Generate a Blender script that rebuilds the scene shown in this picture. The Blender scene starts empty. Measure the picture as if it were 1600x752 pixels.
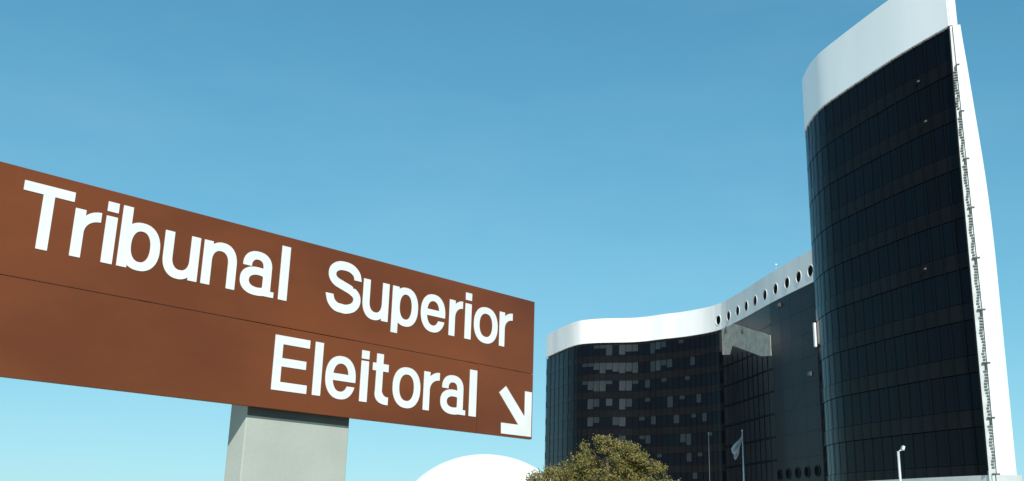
import bpy, bmesh, math, random
import numpy as np
from mathutils import Vector, Matrix
R = math.radians
random.seed(7)
SC = bpy.context.scene
COL = SC.collection

# ------------------------------------------------------------------ camera
F_PX, CAMZ = 1575.0, 1.6
cam = bpy.data.cameras.new('camera')
cam.sensor_width = 36.0
cam.lens = 36.0 * F_PX / 1600.0
cam.clip_start = 0.05
cam.clip_end = 6000.0
camo = bpy.data.objects.new('camera', cam)
COL.objects.link(camo)
_r = Vector((0.99959369, -0.00774504, 0.02743105))      # camera right in the world
_u = Vector((-0.02850348, -0.27161228, 0.96198457))     # camera up
_f = Vector((0.0, 0.96237559, 0.27172269))              # viewing direction
m3 = Matrix((_r, _u, -_f)).transposed()
camo.matrix_world = Matrix.Translation((0, 0, CAMZ)) @ m3.to_4x4()
SC.camera = camo

# ------------------------------------------------------------------ sky, sun, exposure
SUN_YAW, SUN_EL = 174.0, 36.5          # yaw clockwise from +Y
world = bpy.data.worlds.new('World')
SC.world = world
world.use_nodes = True
wn = world.node_tree
for n in list(wn.nodes):
    wn.nodes.remove(n)
sky = wn.nodes.new('ShaderNodeTexSky')
sky.sky_type = 'NISHITA'
sky.sun_disc = False
sky.sun_elevation = R(SUN_EL)
sky.sun_rotation = R(SUN_YAW)
sky.altitude = 1100.0
sky.air_density = 1.0
sky.dust_density = 0.15
sky.ozone_density = 1.0
# one even colour response for the whole sky: out = K * c / (S + I * c)
def vmath(op, a, b):
    n = wn.nodes.new('ShaderNodeVectorMath'); n.operation = op
    for k, v in enumerate((a, b)):
        if isinstance(v, tuple): n.inputs[k].default_value = v
        else: wn.links.new(v, n.inputs[k])
    return n.outputs[0]
SKY_K = 4.88
den = vmath('ADD', vmath('MULTIPLY', sky.outputs[0], (1.12, 0.84, 0.70)), (10.4, 4.15, 3.85))
col = vmath('DIVIDE', sky.outputs[0], den)
col = vmath('MULTIPLY', col, (SKY_K, SKY_K, SKY_K))
# very thin high cloud over the whole sky
tcw = wn.nodes.new('ShaderNodeTexCoord')
mpw = wn.nodes.new('ShaderNodeMapping'); mpw.inputs['Scale'].default_value = (1.0, 1.0, 3.2)
nzw = wn.nodes.new('ShaderNodeTexNoise'); nzw.inputs['Scale'].default_value = 2.3; nzw.inputs['Detail'].default_value = 7; nzw.inputs['Roughness'].default_value = 0.55
mrw = wn.nodes.new('ShaderNodeMapRange'); mrw.inputs[1].default_value = 0.46; mrw.inputs[2].default_value = 0.80; mrw.inputs[4].default_value = 0.13
wn.links.new(tcw.outputs['Generated'], mpw.inputs[0]); wn.links.new(mpw.outputs[0], nzw.inputs['Vector']); wn.links.new(nzw.outputs[0], mrw.inputs[0])
mxw = wn.nodes.new('ShaderNodeMix'); mxw.data_type = 'RGBA'
mxw.inputs[7].default_value = (2.6, 3.7, 4.4, 1)
wn.links.new(mrw.outputs[0], mxw.inputs[0]); wn.links.new(col, mxw.inputs[6])
col = mxw.outputs[2]
bg = wn.nodes.new('ShaderNodeBackground')
bg.inputs[1].default_value = 0.14
wo = wn.nodes.new('ShaderNodeOutputWorld')
wn.links.new(col, bg.inputs[0])
wn.links.new(bg.outputs[0], wo.inputs[0])

sl = bpy.data.lights.new('sun', 'SUN')
sl.energy = 4.0
sl.angle = R(0.5)
sl.color = (1.0, 0.965, 0.90)
so = bpy.data.objects.new('sun', sl)
COL.objects.link(so)
sd = Vector((math.sin(R(SUN_YAW)) * math.cos(R(SUN_EL)), math.cos(R(SUN_YAW)) * math.cos(R(SUN_EL)), math.sin(R(SUN_EL))))
so.rotation_euler = sd.to_track_quat('Z', 'Y').to_euler()
SC.view_settings.view_transform = 'Standard'
SC.view_settings.look = 'None'
SC.view_settings.gamma = 1.0
SC.view_settings.exposure = 0.55

# ------------------------------------------------------------------ materials
def mat(name, col, rough=0.6, col2=None, scale=3.0, bump=0.0, spec=0.5, metal=0.0, bscale=None,
        stretch=None, coat=0.0, detail=6.0, lo=0.35, hi=0.68):
    m = bpy.data.materials.new(name)
    m.use_nodes = True
    nt = m.node_tree
    b = nt.nodes['Principled BSDF']
    b.inputs['Base Color'].default_value = (*col, 1)
    b.inputs['Roughness'].default_value = rough
    b.inputs['Specular IOR Level'].default_value = spec
    b.inputs['Metallic'].default_value = metal
    b.inputs['Coat Weight'].default_value = coat
    tc = nt.nodes.new('ShaderNodeTexCoord')
    vec = tc.outputs['Object']
    if stretch:
        mp = nt.nodes.new('ShaderNodeMapping')
        mp.inputs['Scale'].default_value = stretch
        nt.links.new(vec, mp.inputs[0]); vec = mp.outputs[0]
    if col2:
        nz = nt.nodes.new('ShaderNodeTexNoise')
        nz.inputs['Scale'].default_value = scale
        nz.inputs['Detail'].default_value = detail
        nt.links.new(vec, nz.inputs['Vector'])
        rp = nt.nodes.new('ShaderNodeValToRGB')
        rp.color_ramp.elements[0].position = lo
        rp.color_ramp.elements[1].position = hi
        rp.color_ramp.elements[0].color = (*col, 1)
        rp.color_ramp.elements[1].color = (*col2, 1)
        nt.links.new(nz.outputs[0], rp.inputs[0])
        nt.links.new(rp.outputs[0], b.inputs['Base Color'])
    if bump:
        nb = nt.nodes.new('ShaderNodeTexNoise')
        nb.inputs['Scale'].default_value = bscale or scale * 4
        nb.inputs['Detail'].default_value = 5
        nt.links.new(vec, nb.inputs['Vector'])
        bp = nt.nodes.new('ShaderNodeBump')
        bp.inputs['Strength'].default_value = bump
        bp.inputs['Distance'].default_value = 0.02
        nt.links.new(nb.outputs[0], bp.inputs['Height'])
        nt.links.new(bp.outputs[0], b.inputs['Normal'])
    return m

M = {}
M['band_tower'] = mat('clean white painted concrete', (0.90, 0.91, 0.90), 0.4, (0.86, 0.87, 0.86), 0.35, 0.1, stretch=(1, 1, .25))
M['band_wing'] = mat('weathered white painted concrete', (0.80, 0.79, 0.77), 0.6, (0.68, 0.67, 0.65), 0.25, 0.1, stretch=(1, 1, .2))
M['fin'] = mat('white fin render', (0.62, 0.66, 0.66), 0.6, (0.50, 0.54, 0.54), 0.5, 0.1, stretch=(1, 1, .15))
M['grey_metal'] = mat('pale grey painted metal', (0.50, 0.53, 0.51), 0.5, (0.38, 0.41, 0.40), 1.2, 0.1)
M['slat_metal'] = mat('weathered louvre metal', (0.10, 0.115, 0.11), 0.55, (0.16, 0.175, 0.17), 2.0)
M['dark_metal'] = mat('dark painted metal', (0.035, 0.04, 0.04), 0.55, (0.06, 0.065, 0.06), 2.0)
M['void'] = mat('unlit interior', (0.0015, 0.002, 0.002), 0.6, (0.002, 0.0025, 0.0025), 1.0, spec=0.03)
M['dim_metal'] = mat('dusty grey metal', (0.10, 0.105, 0.11), 0.6, (0.07, 0.075, 0.08), 3.0)
M['mullion'] = mat('dark anodised mullion', (0.0045, 0.005, 0.0065), 0.25, (0.006, 0.0065, 0.008), 1.0, spec=0.1)
M['glass_a'] = mat('dark tinted glass', (0.0035, 0.0040, 0.0065), 0.06, (0.0050, 0.0050, 0.0080), 0.15, 0.05, bscale=0.5, spec=0.08)
M['glass_b'] = mat('dark tinted glass warm', (0.0045, 0.0045, 0.0065), 0.09, (0.0035, 0.0040, 0.0065), 0.15, spec=0.08)
M['glass_c'] = mat('dark tinted glass cool', (0.0040, 0.0055, 0.0085), 0.05, (0.003, 0.0045, 0.0075), 0.15, spec=0.08)
M['blind'] = mat('tinted glass over lowered blinds', (0.023, 0.024, 0.024), 0.3, (0.009, 0.0105, 0.012), 0.9, stretch=(3, 3, .6))
M['blind_dim'] = mat('tinted glass over half drawn blinds', (0.012, 0.013, 0.014), 0.3, (0.006, 0.008, 0.010), 0.9, stretch=(3, 3, .6))
M['spandrel'] = mat('dark spandrel glass', (0.0062, 0.0058, 0.0066), 0.14, (0.0088, 0.0080, 0.0088), 0.3, spec=0.08)
M['core'] = mat('dark inner wall', (0.02, 0.02, 0.022), 0.8, (0.03, 0.03, 0.03), 0.5)
M['reflection_dark'] = mat('dark reflection tone', (0.006, 0.007, 0.010), 0.35, (0.012, 0.012, 0.014), 0.2, spec=0.25)  # dark part of a reflected building, put into the colour
M['panel_slate'] = mat('slate coloured cladding', (0.013, 0.013, 0.017), 0.25, (0.017, 0.0165, 0.020), 0.25, spec=0.09)
M['reflection_pale'] = mat('beige reflection tone', (0.42, 0.39, 0.33), 0.85, (0.27, 0.26, 0.22), 0.7, 0.2)  # pale part of a reflected building, put into the colour
M['podium'] = mat('podium concrete', (0.50, 0.53, 0.50), 0.7, (0.40, 0.43, 0.42), 0.5, 0.2)
M['roof'] = mat('roof gravel', (0.3, 0.29, 0.27), 0.9, (0.22, 0.21, 0.2), 3.0)
M['board'] = mat('brown enamelled board', (0.158, 0.042, 0.0095), 0.42, (0.098, 0.0245, 0.0055), 0.9, 0.05, bscale=40, lo=0.36, hi=0.66, stretch=(.5, 1, 1), coat=0.08, spec=0.3)
M['board_edge'] = mat('dark board edge', (0.05, 0.025, 0.015), 0.6, (0.07, 0.04, 0.02), 4)
M['letter'] = mat('white vinyl', (0.66, 0.67, 0.66), 0.55, (0.58, 0.60, 0.59), 3.0)
M['post'] = mat('smooth pale green concrete', (0.36, 0.39, 0.345), 0.75, (0.33, 0.355, 0.315), 2.2, 0.10, bscale=30)
M['dome'] = mat('white dome paint', (0.80, 0.80, 0.79), 0.6, (0.66, 0.66, 0.65), 0.5, 0.2, stretch=(1, 1, .3), lo=.4, hi=.75)
M['bark'] = mat('rough brown bark', (0.12, 0.085, 0.055), 0.9, (0.07, 0.05, 0.035), 6, 0.8, stretch=(1, 1, .2))
M['pole'] = mat('galvanised pole', (0.50, 0.52, 0.52), 0.45, (0.40, 0.42, 0.42), 4, metal=0.2)
M['flag'] = mat('faded pale flag cloth', (0.42, 0.43, 0.44), 0.85, (0.20, 0.21, 0.23), 1.1)
M['lens'] = mat('lamp glass', (0.55, 0.58, 0.58), 0.2, (0.5, 0.52, 0.52), 4)

def ground_mat():
    m = mat('dry lawn and pale paving', (0.20, 0.19, 0.11), 0.95, (0.30, 0.27, 0.19), 0.05, 0.4, bscale=3)
    return m
M['ground'] = ground_mat()
M['plaza'] = mat('pale concrete plaza', (0.58, 0.56, 0.51), 0.85, (0.50, 0.48, 0.44), 0.3, 0.2)
M['kerb'] = mat('kerb concrete', (0.42, 0.41, 0.39), 0.85, (0.34, 0.33, 0.31), 2.0, 0.2)

def leaf_mat():
    m = bpy.data.materials.new('olive leaves'); m.use_nodes = True
    nt = m.node_tree; b = nt.nodes['Principled BSDF']
    g = nt.nodes.new('ShaderNodeNewGeometry')
    rp = nt.nodes.new('ShaderNodeValToRGB')
    e = rp.color_ramp.elements
    cols = [(0.0, (0.030, 0.042, 0.010)), (0.35, (0.135, 0.135, 0.026)), (0.62, (0.24, 0.225, 0.045)),
            (0.80, (0.24, 0.165, 0.055)), (0.94, (0.27, 0.18, 0.08)), (1.0, (0.30, 0.29, 0.09))]
    e[0].position = 0; e[0].color = (*cols[0][1], 1)
    e[1].position = 1; e[1].color = (*cols[-1][1], 1)
    for p, c in cols[1:-1]:
        x = e.new(p); x.color = (*c, 1)
    nt.links.new(g.outputs['Random Per Island'], rp.inputs[0])
    nt.links.new(rp.outputs[0], b.inputs['Base Color'])
    b.inputs['Roughness'].default_value = 0.55
    tr = nt.nodes.new('ShaderNodeBsdfTranslucent')
    nt.links.new(rp.outputs[0], tr.inputs[0])
    mx = nt.nodes.new('ShaderNodeMixShader'); mx.inputs[0].default_value = 0.25
    nt.links.new(b.outputs[0], mx.inputs[1]); nt.links.new(tr.outputs[0], mx.inputs[2])
    nt.links.new(mx.outputs[0], nt.nodes['Material Output'].inputs[0])
    return m
M['leaf'] = leaf_mat()

# ------------------------------------------------------------------ helpers
def link(name, me, material=None, parent=None):
    o = bpy.data.objects.new(name, me)
    COL.objects.link(o)
    if material is not None and len(me.materials) == 0:
        me.materials.append(material)
    if parent is not None:
        o.parent = parent
    return o

def thing(name, label, cat, loc=(0, 0, 0), rz=0.0, group=None):
    o = bpy.data.objects.new(name, None)
    COL.objects.link(o)
    o.location = loc; o.rotation_euler = (0, 0, rz)
    o.empty_display_size = 0.2
    o['label'] = label; o['category'] = cat
    if group: o['group'] = group
    return o

def mesh(verts, faces, name='mesh'):
    me = bpy.data.meshes.new(name)
    me.from_pydata([tuple(v) for v in verts], [], faces)
    me.update()
    return me

class MB:
    def __init__(s): s.v = []; s.f = []; s.sm = []
    def face(s, pts, smooth=False):
        b = len(s.v); s.v += [tuple(p) for p in pts]; s.f.append(tuple(range(b, b + len(pts)))); s.sm.append(smooth)
    def box(s, x0, x1, y0, y1, z0, z1, T=None):
        c = [(x0, y0, z0), (x1, y0, z0), (x1, y1, z0), (x0, y1, z0), (x0, y0, z1), (x1, y0, z1), (x1, y1, z1), (x0, y1, z1)]
        if T is not None: c = [tuple(T @ Vector(p)) for p in c]
        b = len(s.v); s.v += c
        for f in ((0, 3, 2, 1), (4, 5, 6, 7), (0, 1, 5, 4), (1, 2, 6, 5), (2, 3, 7, 6), (3, 0, 4, 7)):
            s.f.append(tuple(b + i for i in f)); s.sm.append(False)
    def tube(s, pts, rads, n=8, cap=True):
        b = len(s.v); pts = [Vector(p) for p in pts]
        for i, p in enumerate(pts):
            d = (pts[min(i + 1, len(pts) - 1)] - pts[max(i - 1, 0)]).normalized()
            a = d.orthogonal().normalized() if abs(d.z) < 0.9 else Vector((1, 0, 0)).cross(d).normalized()
            q = d.cross(a)
            for k in range(n):
                t = 2 * math.pi * k / n
                s.v.append(tuple(p + (a * math.cos(t) + q * math.sin(t)) * rads[i]))
        for i in range(len(pts) - 1):
            for k in range(n):
                k2 = (k + 1) % n
                s.f.append((b + i * n + k, b + i * n + k2, b + (i + 1) * n + k2, b + (i + 1) * n + k)); s.sm.append(True)
        if cap:
            s.f.append(tuple(b + k for k in range(n))[::-1]); s.sm.append(False)
            s.f.append(tuple(b + (len(pts) - 1) * n + k for k in range(n))); s.sm.append(False)
    def me(s, name='mesh'):
        m = mesh(s.v, s.f, name)
        m.polygons.foreach_set('use_smooth', s.sm)
        return m
    def build(s, name, material, parent=None, bevel=0.0):
        me = s.me(name)
        bm = bmesh.new(); bm.from_mesh(me)
        bmesh.ops.recalc_face_normals(bm, faces=bm.faces)
        if bevel:
            es = [e for e in bm.edges if len(e.link_faces) == 2 and e.calc_face_angle(0) > 0.6]
            bmesh.ops.bevel(bm, geom=es, offset=bevel, segments=2, affect='EDGES', profile=0.6)
        bm.to_mesh(me); bm.free()
        return link(name, me, material, parent)

def spline(P, n=16):
    P = np.array(P, float)
    E = np.vstack([2 * P[0] - P[1], P, 2 * P[-1] - P[-2]]); o = []
    for i in range(1, len(E) - 2):
        a, b, c, d = E[i - 1], E[i], E[i + 1], E[i + 2]
        for k in range(n):
            t = k / n
            o.append(.5 * (2 * b + (c - a) * t + (2 * a - 5 * b + 4 * c - d) * t * t + (3 * b - 3 * c + d - a) * t ** 3))
    o.append(P[-1])
    return np.array(o)

class Path:
    """plan curve; outside lies on the right-hand side (t.y, -t.x)"""
    def __init__(s, P):
        s.C = spline(P)
        s.S = np.concatenate([[0], np.cumsum(np.hypot(*np.diff(s.C, axis=0).T))])
        s.L = s.S[-1]
    def p(s, a, out=0.0):
        x = float(np.interp(a, s.S, s.C[:, 0])); y = float(np.interp(a, s.S, s.C[:, 1]))
        if out:
            t = s.t(a); x += t[1] * out; y -= t[0] * out
        return (x, y)
    def t(s, a):
        e = 0.6
        a0, a1 = max(0, a - e), min(s.L, a + e)
        x0, y0 = np.interp(a0, s.S, s.C[:, 0]), np.interp(a0, s.S, s.C[:, 1])
        x1, y1 = np.interp(a1, s.S, s.C[:, 0]), np.interp(a1, s.S, s.C[:, 1])
        l = math.hypot(x1 - x0, y1 - y0)
        return ((x1 - x0) / l, (y1 - y0) / l)

def strip(mb, path, ss, z0, z1, out0, out1):
    """solid strip between offsets out0 < out1, smooth outer face"""
    b = len(mb.v)
    for a in ss:
        for (o, z) in ((out1, z0), (out1, z1), (out0, z0), (out0, z1)):
            x, y = path.p(a, o); mb.v.append((x, y, z))
        for (o, z) in ((out1, z0), (out1, z1)):     # a second set for the caps, so that the outer face shades smooth alone
            x, y = path.p(a, o); mb.v.append((x, y, z))
    for i in range(len(ss) - 1):
        p, q = b + i * 6, b + (i + 1) * 6
        mb.f += [(p, q, q + 1, p + 1), (p + 5, q + 5, q + 3, p + 3), (p + 2, q + 2, q + 4, p + 4), (p + 3, q + 3, q + 2, p + 2)]
        mb.sm += [True, False, False, False]
    for p in (b, b + (len(ss) - 1) * 6):
        mb.f.append((p + 4, p + 5, p + 3, p + 2)); mb.sm.append(False)

def build_raw(mb, name, material, parent):
    return link(name, mb.me(name), material, parent)

def rail(path, a, out, z):
    x, y = path.p(a, out); t = path.t(a)
    return (x, y, z), math.atan2(t[1], t[0])

def shared_box(w, d, h, bev, material):
    mb = MB(); mb.box(-w / 2, w / 2, -d / 2, d / 2, 0, h)
    me = mb.me('piece')
    if bev:
        bm = bmesh.new(); bm.from_mesh(me)
        bmesh.ops.bevel(bm, geom=list(bm.edges), offset=bev, segments=1, affect='EDGES')
        bm.to_mesh(me); bm.free()
    me.materials.append(material)
    return me

def place(name, me, path, a, out, z, parent, jitter=0.0):
    o = bpy.data.objects.new(name, me); COL.objects.link(o)
    loc, rz = rail(path, a, out, z)
    o.location = loc
    o.rotation_euler = (random.uniform(-jitter, jitter), 0, rz + random.uniform(-jitter, jitter))
    o.parent = parent
    return o

def prism(loop, z0, z1):
    mb = MB(); n = len(loop)
    mb.v = [(x, y, z0) for x, y in loop] + [(x, y, z1) for x, y in loop]
    for i in range(n):
        j = (i + 1) % n
        mb.f.append((i, j, n + j, n + i)); mb.sm.append(False)
    mb.f.append(tuple(range(n))[::-1]); mb.f.append(tuple(range(n, 2 * n))); mb.sm += [False, False]
    return mb

FLOOR_H = 3.84
# ------------------------------------------------------------------ ground
mb = MB(); mb.face([(-3000, -600, 0), (3000, -600, 0), (3000, 4000, 0), (-3000, 4000, 0)])
g = build_raw(mb, 'ground', M['ground'], None); g['kind'] = 'structure'
mb = MB(); mb.box(-150, 160, 32, 330, -0.2, 0.12)  # out of view; widened and kept pale to bounce light onto the tower band
g = mb.build('plaza_bounce_pavement', M['plaza'], None, 0.01); g['kind'] = 'structure'
mb = MB(); mb.box(-150.3, -150.003, 31.7, 330, -0.2, 0.15); mb.box(-150, 160, 31.7, 31.997, -0.2, 0.15)
g = mb.build('kerb', M['kerb'], None, 0.01); g['kind'] = 'structure'
mb = MB(); mb.box(-40, 40, -14, 5.2, -0.2, 0.10)
g = mb.build('footpath', M['plaza'], None, 0.01); g['kind'] = 'structure'

# ------------------------------------------------------------------ far curved building
wing = thing('office_building', 'long curved dark glass building under a white band with portholes, behind the tree', 'building', (30, 190, 0))
bpy.context.view_layer.update()
WINV = Matrix.Translation((-30, -190, 0))
def inv(o, T):      # children are modelled in world coordinates
    o.matrix_parent_inverse = T
WP = Path([[8.87, 236.23], [13.94, 220.36], [18.47, 215.56], [26.99, 212.9], [32.44, 208.26], [36.94, 204.21], [41.42, 197.17],
           [43.4, 186.5], [45.31, 170.65], [47.56, 156.63], [49.2, 148], [50.6, 140]])
HB, HT = 40.0, 45.25
wing_parts = []
def wp(o): wing_parts.append(o); return o
# body: front curve inset, then round the back
front = [WP.p(a, -0.55) for a in np.linspace(0.5, WP.L, 70)]
backl = [(58, 143), (57, 160), (54, 178), (52, 196), (46, 212), (38, 220), (28, 225), (22, 229), (16, 241)]
wp(prism(front + backl, 0.1, HT - 0.9).build('wall', M['core'], wing))
wp(prism([(x, y) for x, y in front] + backl, HT - 0.88, HT - 0.6).build('roof', M['roof'], wing))
# back skin of the parapet and wall
BP = Path(list(reversed([(9.3, 236.9), (16, 241.6), (22, 229.8), (28, 225.8), (38.2, 220.8), (46.6, 212.6), (52.8, 196.4), (54.8, 178), (57.8, 160), (58.9, 142.3), (51, 139.7)][::1])))
mb = MB(); strip(mb, BP, list(np.linspace(0, BP.L, 60)), HB, HT, -0.5, 0.0)
wp(build_raw(mb, 'rear_band', M['band_wing'], wing))
mb = MB(); strip(mb, BP, list(np.linspace(0, BP.L, 60)), 0.1, HB, -0.5, -0.05)
wp(build_raw(mb, 'rear_wall', M['spandrel'], wing))

# white band with real round openings
ports = [54.3, 58.94, 63.77, 68.3, 73.0, 77.9, 82.7, 87.4, 91.8, 96.0, 100.4, 104.8]
PR, PZ, PW = 0.92, 41.95, 2.4
mb = MB()
def band_port(mb, path, a, r, zc, w, z0, z1, depth, N=28):
    (x0, y0), (x1, y1) = path.p(a - w / 2), path.p(a + w / 2)
    ux, uy = (x1 - x0) / w, (y1 - y0) / w
    l = math.hypot(x1 - x0, y1 - y0)
    nx, ny = (y1 - y0) / l, -(x1 - x0) / l
    P = lambda u, z, o=0: (x0 + (u) * ux + nx * o, y0 + (u) * uy + ny * o, z)
    rect = []; circ = []
    for k in range(N):
        t = 2 * math.pi * k / N + math.pi / N
        c, s_ = math.cos(t), math.sin(t)
        kx = (w / 2) / abs(c) if abs(c) > 1e-6 else 1e9
        kz = ((z1 - zc) if s_ > 0 else (zc - z0)) / abs(s_) if abs(s_) > 1e-6 else 1e9
        q = min(kx, kz)
        rect.append((w / 2 + c * q, zc + s_ * q)); circ.append((w / 2 + c * r, zc + s_ * r))
    corners = [(w, z1), (0, z1), (0, z0), (w, z0)]
    for k in range(N):
        j = (k + 1) % N
        a0, a1 = rect[k], rect[j]
        pts = [P(*circ[k]), P(*a0)]
        if abs(a0[0] - a1[0]) > 1e-5 and abs(a0[1] - a1[1]) > 1e-5:
            cc = min(corners, key=lambda q: (q[0] - (a0[0] + a1[0]) / 2) ** 2 + (q[1] - (a0[1] + a1[1]) / 2) ** 2)
            pts.append(P(*cc))
        pts += [P(*a1), P(*circ[j])]
        mb.face(pts)
        mb.face([P(*circ[k]), P(*circ[j]), P(*circ[j], -depth), P(*circ[k], -depth)], True)
    return (P(w / 2, zc), math.atan2(uy, ux))
segs = [0.0]; a = 0.0
edges = []
pos = 0.0
for pc in ports:
    e0, e1 = pc - PW / 2, pc + PW / 2
    n = max(2, int((e0 - pos) / 0.9))
    edges.append(('q', list(np.linspace(pos, e0, n))))
    edges.append(('p', pc)); pos = e1
edges.append(('q', list(np.linspace(pos, WP.L, 5))))
pinfo = []
for k, v in edges:
    if k == 'q':
        b = len(mb.v)
        for a in v:
            x, y = WP.p(a); mb.v += [(x, y, HB), (x, y, HT)]
        for i in range(len(v) - 1):
            p = b + 2 * i
            mb.f.append((p, p + 2, p + 3, p + 1)); mb.sm.append(True)
    else:
        pinfo.append(band_port(mb, WP, v, PR, PZ, PW, HB, HT, 0.16))
ssb = list(np.linspace(0, WP.L, 110))
for i in range(len(ssb) - 1):
    a, c = ssb[i], ssb[i + 1]
    A, B_ = WP.p(a), WP.p(c); A2, B2 = WP.p(a, -.5), WP.p(c, -.5)
    mb.face([(*A, HT), (*B_, HT), (*B2, HT), (*A2, HT)])
    mb.face([(*A2, HB), (*B2, HB), (*B_, HB), (*A, HB)])
    mb.face([(*A2, HT), (*B2, HT), (*B2, HB), (*A2, HB)])
A, A2 = WP.p(0), WP.p(0, -.5); mb.face([(*A, HB), (*A, HT), (*A2, HT), (*A2, HB)])
band = wp(build_raw(mb, 'roof_band', M['band_wing'], wing))
# glazing of the portholes
def disc_mesh(r, mat_):
    mb = MB(); N = 24
    c = [(r * math.cos(2 * math.pi * k / N), 0, r * math.sin(2 * math.pi * k / N)) for k in range(N)]
    mb.face([(x, 0.02, z) for x, _, z in c]); mb.face([(x, -0.02, z) for x, _, z in c][::-1])
    for k in range(N):
        j = (k + 1) % N
        mb.face([(c[k][0], -.02, c[k][2]), (c[j][0], -.02, c[j][2]), (c[j][0], .02, c[j][2]), (c[k][0], .02, c[k][2])], True)
    me = mb.me('disc'); me.materials.append(mat_); return me
def ring_mesh(r0, r1, d, mat_):
    mb = MB(); N = 24
    for k in range(N):
        t0, t1 = 2 * math.pi * k / N, 2 * math.pi * (k + 1) / N
        q = lambda r, t, y: (r * math.cos(t), y, r * math.sin(t))
        mb.face([q(r0, t0, -d), q(r0, t1, -d), q(r1, t1, -d), q(r1, t0, -d)])
        mb.face([q(r1, t0, -d), q(r1, t1, -d), q(r1, t1, 0), q(r1, t0, 0)], True)
        mb.face([q(r0, t0, 0), q(r0, t1, 0), q(r0, t1, -d), q(r0, t0, -d)], True)
    me = mb.me('ring'); me.materials.append(mat_); return me
disc_big = disc_mesh(PR - 0.02, M['void'])
ring_big = ring_mesh(PR + 0.01, PR + 0.13, 0.06, M['band_wing'])
for (p, rz) in pinfo:
    o = bpy.data.objects.new('porthole', ring_big); COL.objects.link(o); o.parent = wing; wp(o)
    o.location = p; o.rotation_euler = (0, 0, rz)
    q = bpy.data.objects.new('pane', disc_big); COL.objects.link(q); q.parent = o
    q.location = (0, 0.12, 0)

# --- glazed storeys
bays_facet = list(np.linspace(0.15, 17.6, 7))
bays_mid = list(np.linspace(17.6, 55.4, 28))
bay_w1 = bays_facet[1] - bays_facet[0]; bay_w2 = bays_mid[1] - bays_mid[0]
NF = 10
ZF = [HB - FLOOR_H * (k + 1) for k in range(NF)]      # storey floor levels, top storey first
PH = 2.35                                             # glass height
def pane_set(w, h):
    return [shared_box(w - 0.012, 0.06, h, 0.012, M[k]) for k in ('glass_a', 'glass_b', 'glass_c', 'blind', 'blind_dim')]
pf = pane_set(bay_w1, PH); pm = pane_set(bay_w2, PH)
# lowered blinds seen behind the glass: storey -> (bays full, bays half drawn)
BL = {0: ([8, 9, 10, 14], [4, 5, 6, 13, 15, 18]),
      1: ([4, 5, 6, 7, 8, 9, 10, 14], [2, 3, 13, 15, 16, 20]),
      2: ([3, 4, 5, 8, 9], [2, 6, 10, 12, 15, 19]),
      3: ([3, 6, 8], [4, 9, 12, 16, 18, 21]),
      4: ([3, 8], [4, 7, 11, 13, 17, 20, 22]),
      5: ([5], [8, 11, 12, 18, 19, 23]), 6: ([], [9, 10, 14, 19, 21]), 7: ([], [4, 12, 15, 20]), 8: ([], [13, 18])}
def split_pane(w, h, t, m_top):
    mb = MB(); w2 = w / 2 - 0.01
    mb.box(-w2, w2, -0.03, 0.03, h * (1 - t) + .004, h)
    mb.box(-w2, w2, -0.03, 0.03, 0, h * (1 - t))
    me = mb.me('blind_pane'); me.materials.append(m_top); me.materials.append(M['glass_a'])
    for i, p in enumerate(me.polygons): p.material_index = 0 if i < 6 else 1
    return me
pb_full = [split_pane(bay_w2, PH, t, M['blind']) for t in (0.45, 0.62, 0.8, 0.95, 0.9)]
pb_half = [split_pane(bay_w2, PH, t, M['blind_dim']) for t in (0.3, 0.5, 0.7, 0.95)]
rng = random.Random(3)
for k, z in enumerate(ZF):
    full, half = BL.get(k, ([], []))
    for i in range(len(bays_mid) - 1):
        if len(ZF) - k < 2 and i % 1: continue
        am = (bays_mid[i] + bays_mid[i + 1]) / 2
        v = 3 if i in full else 4 if i in half else rng.choice([0, 0, 0, 1, 2, 0, 1, 2])
        pme = rng.choice(pb_full) if v == 3 else rng.choice(pb_half) if v == 4 else pm[v]
        if k < 9: wp(place('window_pane', pme, WP, am, -0.16, z + 0.95, wing, 0.004))
    for i in range(len(bays_facet) - 1):
        am = (bays_facet[i] + bays_facet[i + 1]) / 2
        if k < 9: wp(place('window_pane', pf[rng.choice([0, 0, 2])], WP, am, -0.16, z + 0.95, wing, 0.003))
allb = bays_facet + bays_mid[1:]
for k, z in enumerate(ZF):
    mb = MB()
    top = z + 0.93
    strip(mb, WP, list(np.linspace(0.02, 55.4, 60)), max(0.12, top - (FLOOR_H - PH) + 0.04), top, -0.5, -0.10)
    wp(build_raw(mb, 'spandrel', M['spandrel'], wing))
for a in allb[::1]:
    mb = MB()
    loc, rz = rail(WP, a, -0.10, 0)
    T = Matrix.Translation(loc) @ Matrix.Rotation(rz, 4, 'Z')
    mb.box(-0.025, 0.025, -0.08, -0.01, 0.13, HB - 0.002, T)
    wp(build_raw(mb, 'mullion', M['mullion'], wing))
# --- dark reflection tone strip and pale patch, shaped as the reflection of another building
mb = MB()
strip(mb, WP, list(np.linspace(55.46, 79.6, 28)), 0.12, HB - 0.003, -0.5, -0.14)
reflection_strip = wp(build_raw(mb, 'dark_reflection', M['reflection_dark'], wing))
for k in range(9):
    mb = MB(); z = ZF[k]
    strip(mb, WP, list(np.linspace(55.5, 79.55, 16)), z, z + 0.35, -0.16, -0.09)
    wp(build_raw(mb, 'floor_edge', M['mullion'], wing))
for a in np.linspace(57.5, 77.5, 9):
    mb = MB(); loc, rz = rail(WP, a, -0.10, 0); T = Matrix.Translation(loc) @ Matrix.Rotation(rz, 4, 'Z')
    mb.box(-0.03, 0.03, -0.05, 0.05, 0.13, HB - 6, T)
    wp(build_raw(mb, 'mullion', M['mullion'], wing))
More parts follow.
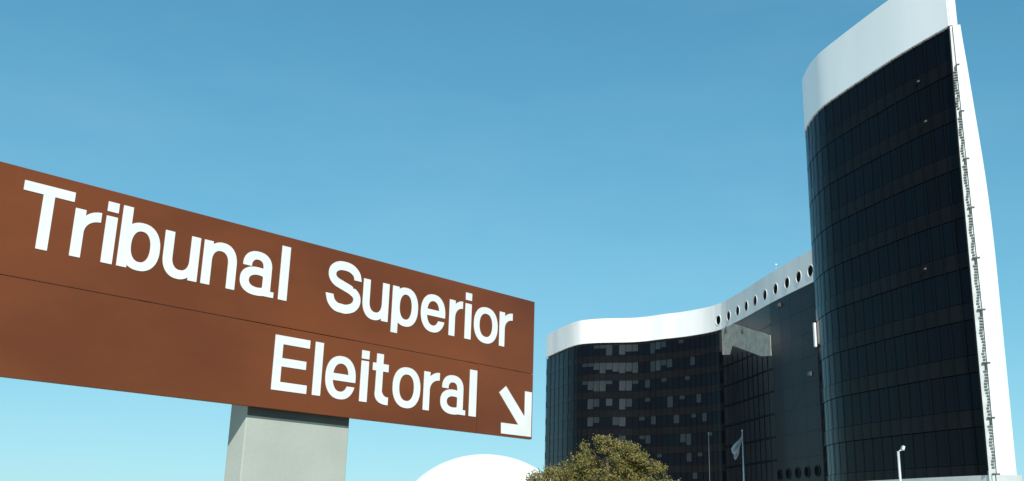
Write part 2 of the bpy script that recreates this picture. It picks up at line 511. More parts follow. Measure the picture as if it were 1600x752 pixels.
# pale part of the reflection, built as a patch: outline in (s, z), 0.35 m thick
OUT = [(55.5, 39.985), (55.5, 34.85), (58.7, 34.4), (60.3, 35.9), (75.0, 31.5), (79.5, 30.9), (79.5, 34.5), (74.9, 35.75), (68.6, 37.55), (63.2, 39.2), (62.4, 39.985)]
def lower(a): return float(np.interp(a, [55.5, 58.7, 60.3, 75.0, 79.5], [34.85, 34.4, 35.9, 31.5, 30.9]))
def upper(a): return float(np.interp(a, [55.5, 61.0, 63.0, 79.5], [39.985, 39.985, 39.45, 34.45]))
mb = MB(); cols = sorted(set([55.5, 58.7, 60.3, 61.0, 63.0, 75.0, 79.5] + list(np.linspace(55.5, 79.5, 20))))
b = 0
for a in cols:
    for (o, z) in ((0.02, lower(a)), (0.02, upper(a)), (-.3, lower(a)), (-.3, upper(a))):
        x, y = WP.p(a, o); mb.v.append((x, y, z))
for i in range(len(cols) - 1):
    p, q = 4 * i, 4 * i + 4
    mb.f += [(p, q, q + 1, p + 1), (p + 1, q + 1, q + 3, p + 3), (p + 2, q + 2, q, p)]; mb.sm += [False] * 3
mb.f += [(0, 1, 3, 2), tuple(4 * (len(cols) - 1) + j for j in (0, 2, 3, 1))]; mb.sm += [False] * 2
wp(build_raw(mb, 'pale_reflection', M['reflection_pale'], wing))
for (a, z) in ((57.6, 39.3), (66.3, 37.6)):     # small dark brackets over the pale patch
    mb = MB(); loc, rz = rail(WP, a, 0.12, z); T = Matrix.Translation(loc) @ Matrix.Rotation(rz, 4, 'Z')
    mb.box(-0.5, 0.5, -0.12, 0.12, -0.45, 0.25, T); mb.box(-0.18, 0.18, -0.10, 0.14, 0.25, 0.8, T)
    wp(mb.build('bracket', M['dark_metal'], wing, 0.02))
# --- blank slate panels at the right, two wide courses per storey
pb = list(np.linspace(79.7, WP.L - 0.1, 9)); pw = pb[1] - pb[0]
LOWP = [80.9, 84.3, 87.8, 91.2, 94.6, 98.0]
slate = shared_box(pw - 0.03, 0.30, FLOOR_H - 0.03, 0.01, M['panel_slate'])
for k, z in enumerate(ZF):
    for i in range(8):
        wp(place('cladding_panel', slate, WP, (pb[i] + pb[i + 1]) / 2, -0.26, z + 0.014, wing, 0.0015))
ring_s = ring_mesh(0.78, 0.92, 0.08, M['mullion']); disc_s = disc_mesh(0.80, M['void'])
for a in LOWP:
    o = wp(place('porthole', ring_s, WP, a, -0.05, 10.85, wing))
    q = bpy.data.objects.new('pane', disc_s); COL.objects.link(q); q.parent = o; q.location = (0, -0.02, 0)
mb = MB(); loc, rz = rail(WP, 96.6, 0.02, 29.6); T = Matrix.Translation(loc) @ Matrix.Rotation(rz, 4, 'Z')
mb.box(-0.24, 0.24, -0.25, 0.05, 0, 3.8, T)
wp(mb.build('white_fin', M['band_wing'], wing, 0.03))
for (a, z) in ((84.0, 38.5), (94.0, 25.4)):
    mb = MB(); loc, rz = rail(WP, a, 0.05, z); T = Matrix.Translation(loc) @ Matrix.Rotation(rz, 4, 'Z')
    mb.box(-0.45, 0.45, -0.12, 0.2, 0, 0.7, T); mb.box(-0.3, 0.3, -0.28, -0.125, 0.1, 0.5, T)
    wp(mb.build('vent_box', M['dark_metal'], wing, 0.02))
# floodlight on the parapet
mb = MB(); x, y = WP.p(82.8, -0.25)
mb.tube([(x, y, HT), (x, y, HT + 0.9)], [0.03, 0.03], 6)
mb.box(x - .16, x + .16, y - .15, y + .15, HT + 0.9, HT + 1.15)
wp(mb.build('floodlight', M['lens'], wing, 0.02))
for o in wing_parts:
    o.matrix_parent_inverse = WINV

# ------------------------------------------------------------------ near tower
tower = thing('office_tower', 'tall dark glass tower with rounded corner and white roof band, at the right', 'tower', (33, 84, 0))
TINV = Matrix.Translation((-33, -84, 0))
tparts = []
def tp(o): tparts.append(o); return o
TPTS = [(42, 93), (41.2, 96.6), (37.5, 98.6), (33.5, 98.3), (30.4, 96.4), (28.85, 93.5), (28.45, 90.8), (28.42, 88.5), (28.72, 86.2), (30.0, 81.35), (31.62, 75.9), (33.55, 70.80)]
TP = Path(TPTS)
s_near = TP.L
tb = list(np.linspace(4.5, TP.L - 0.15, 31)); tw = tb[1] - tb[0]
ZB = 5.85
loop = [TP.p(a, -0.5) for a in np.linspace(0.3, TP.L - .5, 60)] + [(33.7, 71.6), (36.8, 79.7)]
tp(prism(loop, 0.12, HT - 0.9).build('wall', M['core'], tower))
tp(prism(loop, HT - 0.88, HT - 0.6).build('roof', M['roof'], tower))
mb = MB(); strip(mb, TP, list(np.linspace(0, TP.L, 90)), HB, HT + .15, -0.45, 0.0)
tp(build_raw(mb, 'roof_band', M['band_tower'], tower))
RP = Path([(33.85, 70.86), (35.2, 74.6), (37.1, 80.0), (39.4, 86.2), (42.0, 93.0)])
mb = MB(); strip(mb, RP, list(np.linspace(0, RP.L, 20)), 0.12, HT + .15, -0.02, 0.25)
o = tp(build_raw(mb, 'rear_wall', M['fin'], tower))
tpanes = pane_set(tw, 2.55)
rng = random.Random(11)
for k in range(9):
    z = HB - FLOOR_H * (k + 1) + 0.10 * 0
    if k == 8: z = HB - FLOOR_H * 9
    for i in range(30):
        am = (tb[i] + tb[i + 1]) / 2
        v = rng.choices([0, 1, 2, 4], [10, 5, 4, 0.08])[0]
        tp(place('window_pane', tpanes[v], TP, am, -0.15, max(z, ZB - 0.5) + 1.16, tower, 0.003))
    mb = MB(); strip(mb, TP, list(np.linspace(4.4, TP.L - .1, 60)), max(z - 0.08, 5.2), z + 1.13, -0.48, -0.09)
    tp(build_raw(mb, 'spandrel', M['spandrel'], tower))
for a in tb:
    mb = MB(); loc, rz = rail(TP, a, -0.09, 0); T = Matrix.Translation(loc) @ Matrix.Rotation(rz, 4, 'Z')
    mb.box(-0.012, 0.012, -0.06, -0.028, 5.2, HB - 0.002, T)
    tp(build_raw(mb, 'mullion', M['mullion'], tower))
mb = MB(); strip(mb, TP, list(np.linspace(0, 4.4, 8)), 0.12, HB, -0.48, -0.06)
tp(build_raw(mb, 'rear_panel', M['spandrel'], tower))
# small things fixed on the dark face (lamps, vents)
for (a, z, mt) in ((TP.L - 3.6, 36.7, 'dim_metal'), (TP.L - 3.2, 33.1, 'dim_metal'), (TP.L - 4.6, 21.4, 'dim_metal'), (TP.L - 26.0, 37.2, 'grey_metal')):
    mb = MB(); loc, rz = rail(TP, a, 0.03, z); T = Matrix.Translation(loc) @ Matrix.Rotation(rz, 4, 'Z')
    mb.box(-0.09, 0.09, -0.06, 0.06, 0, 0.13, T); mb.box(-0.03, 0.03, 0.06, 0.09, 0.03, 0.2, T)
    tp(mb.build('wall_lamp', M[mt], tower, 0.01))

# end wall: a plane through the near corner, u to the right, v = z
ED = Vector((math.sin(R(105)), math.cos(R(105)), 0)); EN = Vector((ED.y, -ED.x, 0))     # EN faces the camera side
E0 = Vector((33.62, 70.78, 0))
def EP(u, z, o=0.0): return E0 + ED * u + EN * o + Vector((0, 0, z))
prof = [(5.2, 1.36), (8.0, 1.38), (11.0, 1.42), (16.6, 1.46), (22.5, 1.50), (26.0, 1.44), (28.8, 1.34), (32.4, 1.14), (36.6, 0.93), (39.0, 0.78), (39.95, 0.70)]
zz = np.linspace(5.2, 39.95, 40)
ow = np.interp(zz, [p[0] for p in prof], [p[1] for p in prof])
ow = np.convolve(np.pad(ow, 2, mode='edge'), np.ones(5) / 5, 'valid')
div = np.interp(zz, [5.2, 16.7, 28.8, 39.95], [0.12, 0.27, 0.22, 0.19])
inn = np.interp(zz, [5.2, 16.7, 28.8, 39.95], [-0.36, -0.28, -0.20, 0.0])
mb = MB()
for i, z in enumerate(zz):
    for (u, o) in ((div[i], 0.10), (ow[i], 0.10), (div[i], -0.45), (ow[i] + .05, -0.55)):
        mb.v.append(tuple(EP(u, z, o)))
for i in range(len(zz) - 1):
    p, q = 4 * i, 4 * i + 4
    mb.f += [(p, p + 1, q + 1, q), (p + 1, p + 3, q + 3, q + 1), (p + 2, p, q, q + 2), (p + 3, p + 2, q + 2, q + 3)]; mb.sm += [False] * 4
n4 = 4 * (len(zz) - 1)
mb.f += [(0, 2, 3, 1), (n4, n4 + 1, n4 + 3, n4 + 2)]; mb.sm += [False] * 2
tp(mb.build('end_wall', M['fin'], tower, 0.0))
mb = MB()
for i, z in enumerate(zz):
    for (u, o) in ((inn[i], -0.03), (div[i] - 0.004, -0.03), (inn[i], -0.40), (div[i] - 0.004, -0.40)):
        mb.v.append(tuple(EP(u, z, o)))
for i in range(len(zz) - 1):
    p, q = 4 * i, 4 * i + 4
    mb.f += [(p, p + 1, q + 1, q), (p + 1, p + 3, q + 3, q + 1), (p + 2, p, q, q + 2), (p + 3, p + 2, q + 2, q + 3)]; mb.sm += [False] * 4
mb.f += [(0, 2, 3, 1), (n4, n4 + 1, n4 + 3, n4 + 2)]; mb.sm += [False] * 2
tp(mb.build('edge_channel', M['grey_metal'], tower, 0.0))
# band return above the end wall
mb = MB()
c = [EP(0.02, HB - 0.003, 0.02), EP(0.56, HB - 0.003, 0.02), EP(0.56, HB - 0.003, -0.6), EP(0.02, HB - 0.003, -0.6)]
c2 = [v + Vector((0, 0, HT + 0.15 - HB)) for v in c]
mb.v = [tuple(v) for v in c + c2]
mb.f = [(0, 3, 2, 1), (4, 5, 6, 7), (0, 1, 5, 4), (1, 2, 6, 5), (2, 3, 7, 6), (3, 0, 4, 7)]; mb.sm = [False] * 6
tp(mb.build('band_return', M['fin'], tower, 0.02))
# brackets at every storey and the louvres between them
for k in range(10):
    z = 40.4 - FLOOR_H * (k + 0) + 0.0
    if z > 39.9: continue
    u0 = float(np.interp(z, zz, inn)); u1 = float(np.interp(z, zz, div))
    mb = MB()
    T = Matrix.Translation(EP(0, z)) @ Matrix(((ED.x, EN.x, 0), (ED.y, EN.y, 0), (0, 0, 1))).to_4x4()
    mb.box(u0 + 0.20, u1 + 0.20, -0.02, 0.16, 0.0, 0.10, T)
    mb.box(u1 - 0.13, u1 - 0.07, -0.02, 0.14, -0.45, -0.003, T)
    tp(mb.build('floor_bracket', M['dark_metal'], tower, 0.01))
    lou = MB()
    r2 = random.Random(k)
    for j in range(15):
        zj = -0.50 - j * 0.215
        if z + zj < 6.2: break
        sh = 0.10 * math.sin(j * 0.9) + r2.uniform(-.04, .04)
        w_ = 0.07 + 0.07 * max(0, 1 - j / 9) + r2.uniform(0, .05)
        lou.box(u1 - 0.20 - w_ / 2 + sh * .5, u1 - 0.12 + w_ / 2 + sh * .5, -0.025, 0.09, zj - 0.06, zj + 0.02, T)
    if lou.v:
        tp(lou.build('louvre_slats', M['slat_metal'], tower))['kind'] = 'stuff'
mb = MB()
for (z0, z1) in ((5.86, 39.9),):
    T = Matrix.Translation(EP(0, 0)) @ Matrix(((ED.x, EN.x, 0), (ED.y, EN.y, 0), (0, 0, 1))).to_4x4()
    for i in range(len(zz) - 1):
        za, zb = zz[i], zz[i + 1]
        if za < 5.86: continue
        ua, ub = inn[i] - 0.10, inn[i + 1] - 0.10
        pts = []
        for (u, z) in ((ua, za), (ub, zb)):
            for (du, o) in ((0, 0.06), (0.09, 0.06), (0.09, -0.2), (0, -0.2)):
                pts.append(tuple(EP(u + du, z, o)))
        b = len(mb.v); mb.v += pts
        for f in ((0, 1, 5, 4), (1, 2, 6, 5), (3, 0, 4, 7)): mb.f.append(tuple(b + q for q in f)); mb.sm.append(False)
tp(build_raw(mb, 'corner_post', M['mullion'], tower))
# podium
pl = [TP.p(a, 0.12) for a in np.linspace(0.0, TP.L, 50)] + [tuple(EP(1.6, 0, 0.5).xy), (37.6, 79), (42.5, 92.6)]
tp(prism(pl, 0.121, ZB - 0.02).build('podium', M['podium'], tower))
for o in tparts:
    o.matrix_parent_inverse = TINV

# ------------------------------------------------------------------ dome
dome = thing('dome', 'low white dome rising behind the brown sign, left of the tree', 'dome', (-1.6, 89.98, 0.12))
mb = MB(); NR, NS = 22, 72
for i in range(NR):
    t = (math.pi / 2) * i / NR
    for k in range(NS):
        q = 2 * math.pi * k / NS
        mb.v.append((8.1 * math.cos(t) * math.cos(q), 8.1 * math.cos(t) * math.sin(q), 0.4 + 6.98 * math.sin(t)))
mb.v.append((0, 0, 7.38))
for i in range(NR - 1):
    for k in range(NS):
        j = (k + 1) % NS
        mb.f.append((i * NS + k, i * NS + j, (i + 1) * NS + j, (i + 1) * NS + k)); mb.sm.append(True)
for k in range(NS):
    mb.f.append(((NR - 1) * NS + k, (NR - 1) * NS + (k + 1) % NS, NR * NS)); mb.sm.append(True)
build_raw(mb, 'shell', M['dome'], dome)
mb = MB()
for i in range(48):
    q0, q1 = 2 * math.pi * i / 48, 2 * math.pi * (i + 1) / 48
    P = lambda r, q, z: (r * math.cos(q), r * math.sin(q), z)
    mb.face([P(8.3, q0, 0), P(8.3, q1, 0), P(8.3, q1, .42), P(8.3, q0, .42)])
    mb.face([P(8.3, q0, .42), P(8.3, q1, .42), P(7.6, q1, .42), P(7.6, q0, .42)])
build_raw(mb, 'base_ring', M['podium'], dome)

# ------------------------------------------------------------------ tree
tree = thing('tree', 'bushy olive green tree with rusty tips in front of the dark curved building', 'tree', (3.5, 36.0, 0))
rt = random.Random(5)
mb = MB()
mb.tube([(0, 0, -0.1), (0.05, 0, 0.8), (-0.05, 0.05, 1.6), (0.1, 0, 2.5), (0.0, 0.1, 3.4)], [.24, .18, .15, .11, .05], 10)
build_raw(mb, 'trunk', M['bark'], tree)
lobes = [((-0.05, 0, 3.75), (1.18, 1.2, 0.98), 1.0), ((-1.65, -0.2, 2.85), (1.15, 1.1, 0.62), .85), ((-2.1, -0.1, 3.10), (0.62, 0.7, 0.42), .35), ((1.25, 0.1, 3.05), (1.05, 1.1, 0.86), .9),
         ((0.2, -0.5, 2.6), (1.5, 1.2, 0.9), .9), ((0.85, 0.0, 3.75), (0.6, 0.7, 0.55), .4), ((1.9, 0.2, 2.75), (0.85, 0.9, 0.62), .6), ((1.55, 0.0, 3.75), (0.42, 0.45, 0.32), .18), ((0.0, -0.2, 4.45), (0.42, 0.4, 0.26), .15), ((-0.75, 0.2, 3.30), (0.8, 0.9, 0.75), .5),
         ((0.62, -0.1, 4.05), (0.55, 0.6, 0.55), .3), ((-0.1, 0.9, 2.9), (1.7, 1.0, 1.1), .7)]
limb = MB()
for (c, r, w) in lobes:
    c = Vector(c)
    st = Vector((0, 0.02, 1.5 + 0.2 * rt.random()))
    mid = st.lerp(c, 0.5) + Vector((rt.uniform(-.15, .15), rt.uniform(-.15, .15), 0.1))
    limb.tube([st, mid, c], [.085, .055, .03], 7)
    for _ in range(7):
        d = Vector((rt.gauss(0, 1) * r[0], rt.gauss(0, 1) * r[1], rt.gauss(0, 1) * r[2])).normalized()
        e = c + Vector((d.x * r[0], d.y * r[1], d.z * r[2])) * 0.92
        limb.tube([mid.lerp(c, .6), c.lerp(e, .5) + Vector((0, 0, .06)), e], [.03, .018, .006], 5)
build_raw(limb, 'limb', M['bark'], tree)
V = []; Fc = []
def leaf(p, s):
    d = Vector((rt.gauss(0, 1), rt.gauss(0, 1), rt.gauss(0, .8))).normalized()
    a = d.orthogonal().normalized(); a = Matrix.Rotation(rt.uniform(0, 6.28), 3, d) @ a
    q = d.cross(a)
    b = len(V)
    V.extend([tuple(p - a * s), tuple(p + q * s * .42 + d * s * .1), tuple(p + a * s), tuple(p - q * s * .42 + d * s * .1)])
    Fc.append((b, b + 1, b + 2, b + 3))
for (c, r, w) in lobes:
    c = Vector(c)
    for _ in range(int(80 * w)):
        d = Vector((rt.gauss(0, 1), rt.gauss(0, 1), rt.gauss(0, 1))).normalized()
        rr = rt.uniform(0.45, 1.0) ** 0.6 * (1 + 0.10 * math.sin(9 * d.x + 3 * d.z + c.x * 5))
        cc = c + Vector((d.x * r[0], d.y * r[1], d.z * r[2])) * rr
        cr = rt.uniform(0.10, 0.24)
        for _ in range(rt.randint(60, 105)):
            q = Vector((rt.gauss(0, 1), rt.gauss(0, 1), rt.gauss(0, .75))) * cr * 0.55
            leaf(cc + q, rt.uniform(0.028, 0.055))
me = mesh(V, Fc, 'foliage')
link('crown', me, M['leaf'], tree)

# ------------------------------------------------------------------ flagpoles, flag, lamp
def flagpole(loc, h, label, w=1.0):
    t = thing('flagpole', label, 'flagpole', loc, 0, 'flagpoles in front of the curved building')
    mb = MB(); mb.tube([(0, 0, 0.3), (0, 0, h * .5), (0, 0, h)], [.11 * w, .09 * w, .05 * w], 10); build_raw(mb, 'pole', M['pole'] , t)
    mb = MB(); mb.tube([(0, 0, h), (0, 0, h + .06), (0, 0, h + .14), (0, 0, h + .2)], [.03, .1, .1, .02], 10); build_raw(mb, 'finial', M['pole'], t)
    mb = MB(); mb.box(-.4, .4, -.4, .4, 0, .3); mb.build('base', M['podium'], t, 0.02)
    return t
fp = flagpole((27.0, 116.95, 0.12), 12.55, 'flagpole carrying the pale flag before the curved building')
fp2 = flagpole((23.28, 117.72, 0.12), 12.2, 'bare flagpole left of the one with the flag', 0.6)
for c in fp2.children:
    if c.name.startswith(('pole', 'finial')):
        c.data.materials.clear(); c.data.materials.append(M['grey_metal'] if False else mat('dull pole paint', (0.035, 0.038, 0.04), 0.6, (0.05, 0.055, 0.055), 3))
fl = thing('flag', 'pale flag hanging limply from the right-hand flagpole', 'flag', (27.0, 116.9, 12.4))
nu, nv = 22, 16
fm = MB()
for j in range(nv + 1):
    v = j / nv
    for i in range(nu + 1):
        u = i / nu
        # hoist runs down the pole, the fly hangs and is bunched to the lower left
        hx, hz = -0.06, -v * 0.75
        fx, fz = -1.45 + 0.55 * v * 1.0, -1.75 - 1.25 * v
        w = u ** 1.25
        x = hx + (fx - hx) * w + 0.07 * math.sin(u * 7 + v * 3)
        z = hz + (fz - hz) * (u ** 0.95)
        y = 0.16 * math.sin(v * 13 + u * 4) * (0.25 + u)
        fm.v.append((x, y - 0.02, z))
for j in range(nv):
    for i in range(nu):
        p = j * (nu + 1) + i
        fm.f.append((p, p + 1, p + nu + 2, p + nu + 1)); fm.sm.append(True)
fo = build_raw(fm, 'cloth', M['flag'], fl)
sm = fo.modifiers.new('thickness', 'SOLIDIFY'); sm.thickness = 0.012

lamp = thing('lamp_post', 'slim pale lamp post with a small spotlight head in front of the tower', 'lamp post', (21.45, 56.05, 0.12))
mb = MB(); mb.tube([(0, 0, 0.12), (0, 0, 3), (0, 0, 5.95)], [.09, .075, .065], 10); build_raw(mb, 'pole', M['pole'], lamp)
mb = MB(); mb.box(-.25, .25, -.25, .25, 0, .12); mb.build('base', M['podium'], lamp, .01)
mb = MB(); mb.tube([(0, 0, 5.9), (0.1, 0, 6.0), (0.24, 0, 6.02)], [.03, .03, .03], 6); build_raw(mb, 'arm', M['grey_metal'], lamp)
mb = MB(); T = Matrix.Translation((0.27, 0, 6.13)) @ Matrix.Rotation(R(18), 4, 'Y')
mb.box(-.07, .07, -.12, .12, -.12, .12, T)
hd = mb.build('lamp_head', M['pole'], lamp, .02)
mb = MB(); mb.box(-.05, .05, -.145, -.123, -.10, .10, T); mb.build('lens', M['lens'], hd)

# ------------------------------------------------------------------ sign
SX, SY = 0.25283, 10.19696
SYAW = R(43.224)
SIGN = thing('direction_sign', 'large brown direction sign reading Tribunal Superior Eleitoral, with an arrow, on a concrete post', 'sign',
             (SX, SY, 0), math.pi / 2 - SYAW)
# local axes: +x along the board to the far right, -y towards the viewer, z up; x = 0 is the right end
ZT, ZL, ZS = 3.826, 2.427, 3.079
XL = -5.42; XJ = -0.782; GAP = 0.005
def board(x0, x1, z0, z1):
    mb = MB(); mb.box(x0, x1, 0.0, 0.045, z0, z1)
    return mb.build('board', M['board'], SIGN, 0.0022)
board(XL, 0.0, ZS + GAP / 2, ZT)
board(XL, XJ - 0.003, ZL, ZS - GAP / 2)
board(XJ + 0.003, 0.0, ZL, ZS - GAP / 2)
for z in (2.62, 3.0, 3.16, 3.62):
    mb = MB(); mb.box(XL + .1, -.1, 0.0455, 0.0760, z - .025, z + .025); mb.build('rail', M['grey_metal'], SIGN, .003)
for (x0, x1) in ((XL + .12, XL + .18), (-.18, -.12), (XJ - .05, XJ + .05), (-4.2, -4.12)):
    mb = MB(); mb.box(x0, x1, 0.0795, 0.11, ZL + .1, ZT - .06); mb.build('upright', M['grey_metal'], SIGN, .003)
mb = MB(); mb.box(-3.228, -2.225, 0.082, 0.312, -0.3, 3.70)
mb.build('post', M['post'], SIGN, 0.008)
mb = MB(); mb.box(-3.222, -2.235, 0.0765, 0.0815, 2.366, 3.68)  # thin dark sheet added for the shaded gap under the boards
mb.build('shade_plate', M['dark_metal'], SIGN, 0.0)

# ---- lettering: each letter as a union of simple shapes, outlined by marching squares
S_, H_ = 0.076, 0.063
def gbox(x0, x1, y0, y1): return lambda X, Y: np.maximum(np.maximum(x0 - X, X - x1), np.maximum(y0 - Y, Y - y1))
def gell(x0, x1, y0, y1, e=2.25):
    cx, cy, rx, ry = (x0 + x1) / 2, (y0 + y1) / 2, (x1 - x0) / 2, (y1 - y0) / 2
    return lambda X, Y: ((np.abs((X - cx) / rx) ** e + np.abs((Y - cy) / ry) ** e) ** (1 / e) - 1) * min(rx, ry)
def gU(*f): return lambda X, Y: np.minimum.reduce([g(X, Y) for g in f])
def gI(*f): return lambda X, Y: np.maximum.reduce([g(X, Y) for g in f])
def gD(a, *b): return lambda X, Y: np.maximum.reduce([a(X, Y)] + [-g(X, Y) for g in b])
def half(nx, ny, c): return lambda X, Y: nx * X + ny * Y - c           # inside where n.x < c
def ring(x0, x1, y0, y1, s=S_, h=H_, e=2.25): return gD(gell(x0, x1, y0, y1, e), gell(x0 + s, x1 - s, y0 + h, y1 - h, e))
def stroke(P, hw):
    C = spline(P, 10)
    def f(X, Y):
        d = np.full(X.shape, 9.0)
        for a, b in zip(C[:-1], C[1:]):
            v = b - a; L = max(1e-9, v @ v)
            t = np.clip(((X - a[0]) * v[0] + (Y - a[1]) * v[1]) / L, 0, 1)
            d = np.minimum(d, np.hypot(X - a[0] - t * v[0], Y - a[1] - t * v[1]))
        return d - hw
    return f
def glyph(ch, W, x, c):
    """W width, x x-height, c cap height"""
    o = 0.006
    if ch == 'T': return gU(gbox(0, W, c - .068, c), gbox(W / 2 - .039, W / 2 + .039, 0, c - .01))
    if ch == 'E': return gU(gbox(0, .079, 0, c), gbox(0, W, c - .068, c), gbox(0, W, 0, .068), gbox(0, W - .022, c * .5 - .027, c * .5 + .040))
    if ch == 'l': return gbox(0, W, 0, c)
    if ch == 'i': return gU(gbox(0, W, 0, x), gbox(0, W, c - .072, c))
    if ch == 'o': return ring(0, W, -o, x + o)
    if ch == 'e':
        r = gD(ring(0, W, -o, x + o), gbox(W * .5, W + .1, .108, .146))
        return gU(r, gI(gbox(S_ * .5, W - .004, .146, .205), gell(0, W, -o, x + o)))
    if ch == 'n':
        cy = x - .15
        return gU(gbox(0, S_, 0, x), gI(gD(gell(.028, W, cy - .155, x + o), gell(S_, W - S_, cy - .09, x - H_)), half(0, -1, -cy)), gbox(W - S_, W, 0, cy + .002))
    if ch == 'u':
        g = glyph('n', W, x, c); return lambda X, Y: g(W - X, x - Y)
    if ch == 'b': return gU(gbox(0, S_, 0, c), ring(.014, W, -o, x + o))
    if ch == 'p': return gU(gbox(0, S_, -.080, x), ring(.014, W, -o, x + o))
    if ch == 'r':
        cy = x - .165
        arm = gI(gD(gell(.03, 2 * W - .03, cy - .17, x + o, 2.1), gell(S_, 2 * W - S_, cy - .10, x - .065, 2.1)), gbox(0, W, cy, x + .02))
        return gU(gbox(0, S_, 0, x), arm)
    if ch == 't':
        hook = gI(gD(gell(.038, .038 + 2 * (W - .038), -.003, .20, 2.6), gell(.038 + .08, 2 * W - .038 - .08 + .0, .064, .20, 2.6)), gbox(.038, W, -.01, .10))
        return gU(gbox(.040, .116, .09, c - .005), gbox(0, W - .012, x - .066, x), hook)
    if ch == 'a':
        R_ = W - .034
        top = gI(ring(.016, R_, x - .235, x + o, .080, .066), half(0, -1, -(x - .122)))
        bowl = gD(gell(0, R_ + .03, -o, .222, 2.3), gell(.080, R_ - S_ + .035, .058, .160, 2.2))
        bowl = gI(bowl, half(1, 0, R_ - .02))
        stem = gbox(R_ - S_, R_, .045, x - .115)
        foot = gU(gbox(R_ - S_ + .02, W, 0, .046), gI(gell(R_ - S_, W + .03, -.0, .12), gbox(R_ - S_, R_, 0, .1)))
        return gU(top, bowl, stem, foot)
    if ch == 'S':
        k = W / .381; q = c / .455
        P = [(.338, .305), (.318, .362), (.262, .402), (.190, .413), (.118, .402), (.068, .362), (.064, .305), (.105, .262), (.190, .236),
             (.275, .208), (.330, .168), (.336, .112), (.300, .064), (.235, .038), (.185, .036), (.120, .044), (.068, .084), (.044, .150)]
        return gI(stroke([(a * k, b * q) for a, b in P], .0385), gU(gI(half(0, -1, -(.318 * q)), half(-1, 0, -.19)), gI(half(0, 1, .142 * q), half(1, 0, .19)), half(0, 0, 1),) if False else
                  gD(lambda X, Y: X * 0 - 1, gbox(.26 * k, .40, .262 * q + 0, .306 * q) if False else gbox(.287 * k, .42, .232 * q, .308 * q), gbox(-.05, .092 * k, .147 * q, .225 * q)))
def outline(f, x0, x1, y0, y1, h=0.0028):
    xs = np.arange(x0, x1 + h, h) + 0.000713; ys = np.arange(y0, y1 + h, h) + 0.000531
    X, Y = np.meshgrid(xs, ys, indexing='ij'); Fv = f(X, Y)
    ins = Fv < 0
    nxt = {}; pos = {}
    def ek(i, j, d):      # edge key: d=0 along x from (i,j), d=1 along y
        k = (i, j, d)
        if k not in pos:
            a = Fv[i, j]; b = Fv[i + 1, j] if d == 0 else Fv[i, j + 1]
            t = a / (a - b)
            pos[k] = (xs[i] + h * t, ys[j]) if d == 0 else (xs[i], ys[j] + h * t)
        return k
    m = ins[:-1, :-1].astype(int) + 2 * ins[1:, :-1] + 4 * ins[1:, 1:] + 8 * ins[:-1, 1:]
    for i, j in zip(*np.nonzero((m > 0) & (m < 15))):
        c = m[i, j]
        B_, R2, T2, L2 = (i, j, 0), (i + 1, j, 1), (i, j + 1, 0), (i, j, 1)
        tab = {1: [(B_, L2)], 2: [(R2, B_)], 3: [(R2, L2)], 4: [(T2, R2)], 5: [(B_, R2), (T2, L2)], 6: [(T2, B_)], 7: [(T2, L2)],
               8: [(L2, T2)], 9: [(B_, T2)], 10: [(L2, B_), (R2, T2)], 11: [(R2, T2)], 12: [(L2, R2)], 13: [(B_, R2)], 14: [(L2, B_)]}[c]
        for a, b in tab: nxt[ek(*a)] = ek(*b)
    loops = []
    while nxt:
        k0 = next(iter(nxt)); L = []; k = k0
        while k in nxt:
            L.append(pos[k]); k = nxt.pop(k)
        if len(L) > 6:
            P = np.array(L)
            # drop points that lie on straight runs
            keep = []
            n = len(P)
            last = 0
            for q in range(n):
                a, b, c_ = P[keep[-1]] if keep else P[q - 1], P[q], P[(q + 1) % n]
                d = abs((b[0] - a[0]) * (c_[1] - a[1]) - (b[1] - a[1]) * (c_[0] - a[0])) / max(1e-9, math.hypot(*(c_ - a)))
                if d > 0.00012 or not keep: keep.append(q)
            loops.append(P[keep])
    return loops
cache = {}
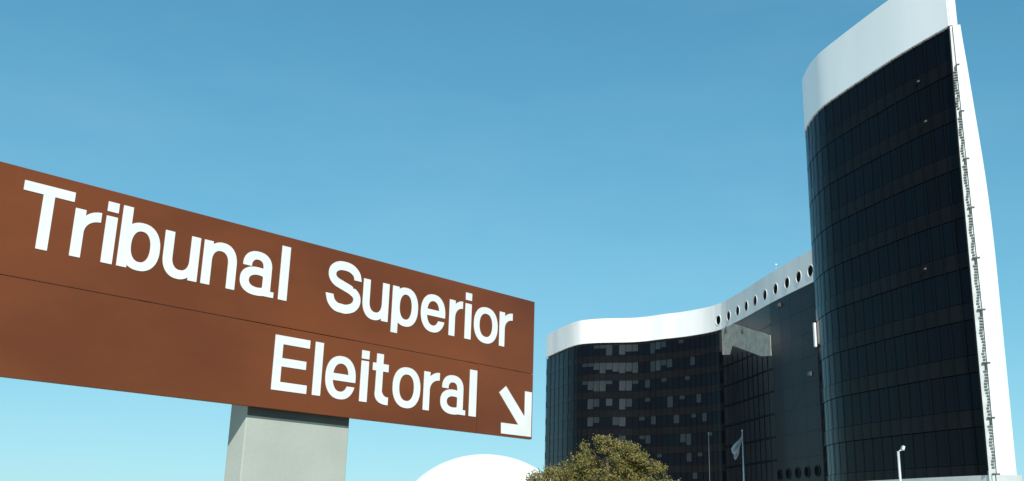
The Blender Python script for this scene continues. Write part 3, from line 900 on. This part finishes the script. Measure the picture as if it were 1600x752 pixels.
def letter_mesh(loops, thick=0.0015):
    cu = bpy.data.curves.new('outline', 'CURVE'); cu.dimensions = '2D'; cu.fill_mode = 'BOTH'; cu.extrude = thick
    for L in loops:
        sp = cu.splines.new('POLY'); sp.points.add(len(L) - 1)
        for q, p in enumerate(L): sp.points[q].co = (p[0], p[1], 0, 1)
        sp.use_cyclic_u = True
    o = bpy.data.objects.new('tmp', cu)
    COL.objects.link(o)
    dg = bpy.context.evaluated_depsgraph_get()
    me = bpy.data.meshes.new_from_object(o.evaluated_get(dg))
    bpy.data.objects.remove(o); bpy.data.curves.remove(cu)
    me.materials.clear(); me.materials.append(M['letter'])
    return me
def put(ch, u0, u1, base, x, c):
    W = round(u1 - u0, 3)
    key = (ch, W, x, c)
    if key not in cache:
        cache[key] = letter_mesh(outline(glyph(ch, W, x, c), -.03, W + .03, -.11, c + .03))
    o = bpy.data.objects.new('letter', cache[key]); COL.objects.link(o); o.parent = SIGN
    o.location = (u0, -0.0025, base); o.rotation_euler = (math.pi / 2, 0, 0)
X1, C1, B1 = 0.343, 0.448, 3.295
for ch, a, b in (('T', -5.163, -4.816), ('r', -4.800, -4.612), ('i', -4.577, -4.494), ('b', -4.462, -4.148), ('u', -4.120, -3.828),
                 ('n', -3.796, -3.502), ('a', -3.462, -3.145), ('l', -3.100, -3.017), ('S', -2.642, -2.261), ('u', -2.241, -1.948),
                 ('p', -1.908, -1.598), ('e', -1.562, -1.256), ('r', -1.204, -1.030), ('i', -0.996, -0.912), ('o', -0.874, -0.543), ('r', -0.518, -0.330)):
    put(ch, a, b, B1, X1, C1)
X2, C2, B2_ = 0.348, 0.437, 2.574
for ch, a, b in (('E', -3.087, -2.750), ('l', -2.695, -2.612), ('e', -2.573, -2.258), ('i', -2.207, -2.124), ('t', -2.080, -1.890),
                 ('o', -1.845, -1.520), ('r', -1.481, -1.288), ('a', -1.268, -0.945), ('l', -0.900, -0.803)):
    put(ch, a, b, B2_, X2, C2)
# arrow pointing down to the right
AR = [(-0.398, 2.912), (-0.492, 2.840), (-0.205, 2.553), (-0.452, 2.553), (-0.452, 2.450), (-0.016, 2.450), (-0.016, 2.892), (-0.118, 2.892), (-0.118, 2.640)]
me = letter_mesh([np.array(AR)])
o = bpy.data.objects.new('arrow', me); COL.objects.link(o); o.parent = SIGN
o.location = (0, -0.0025, 0); o.rotation_euler = (math.pi / 2, 0, 0)
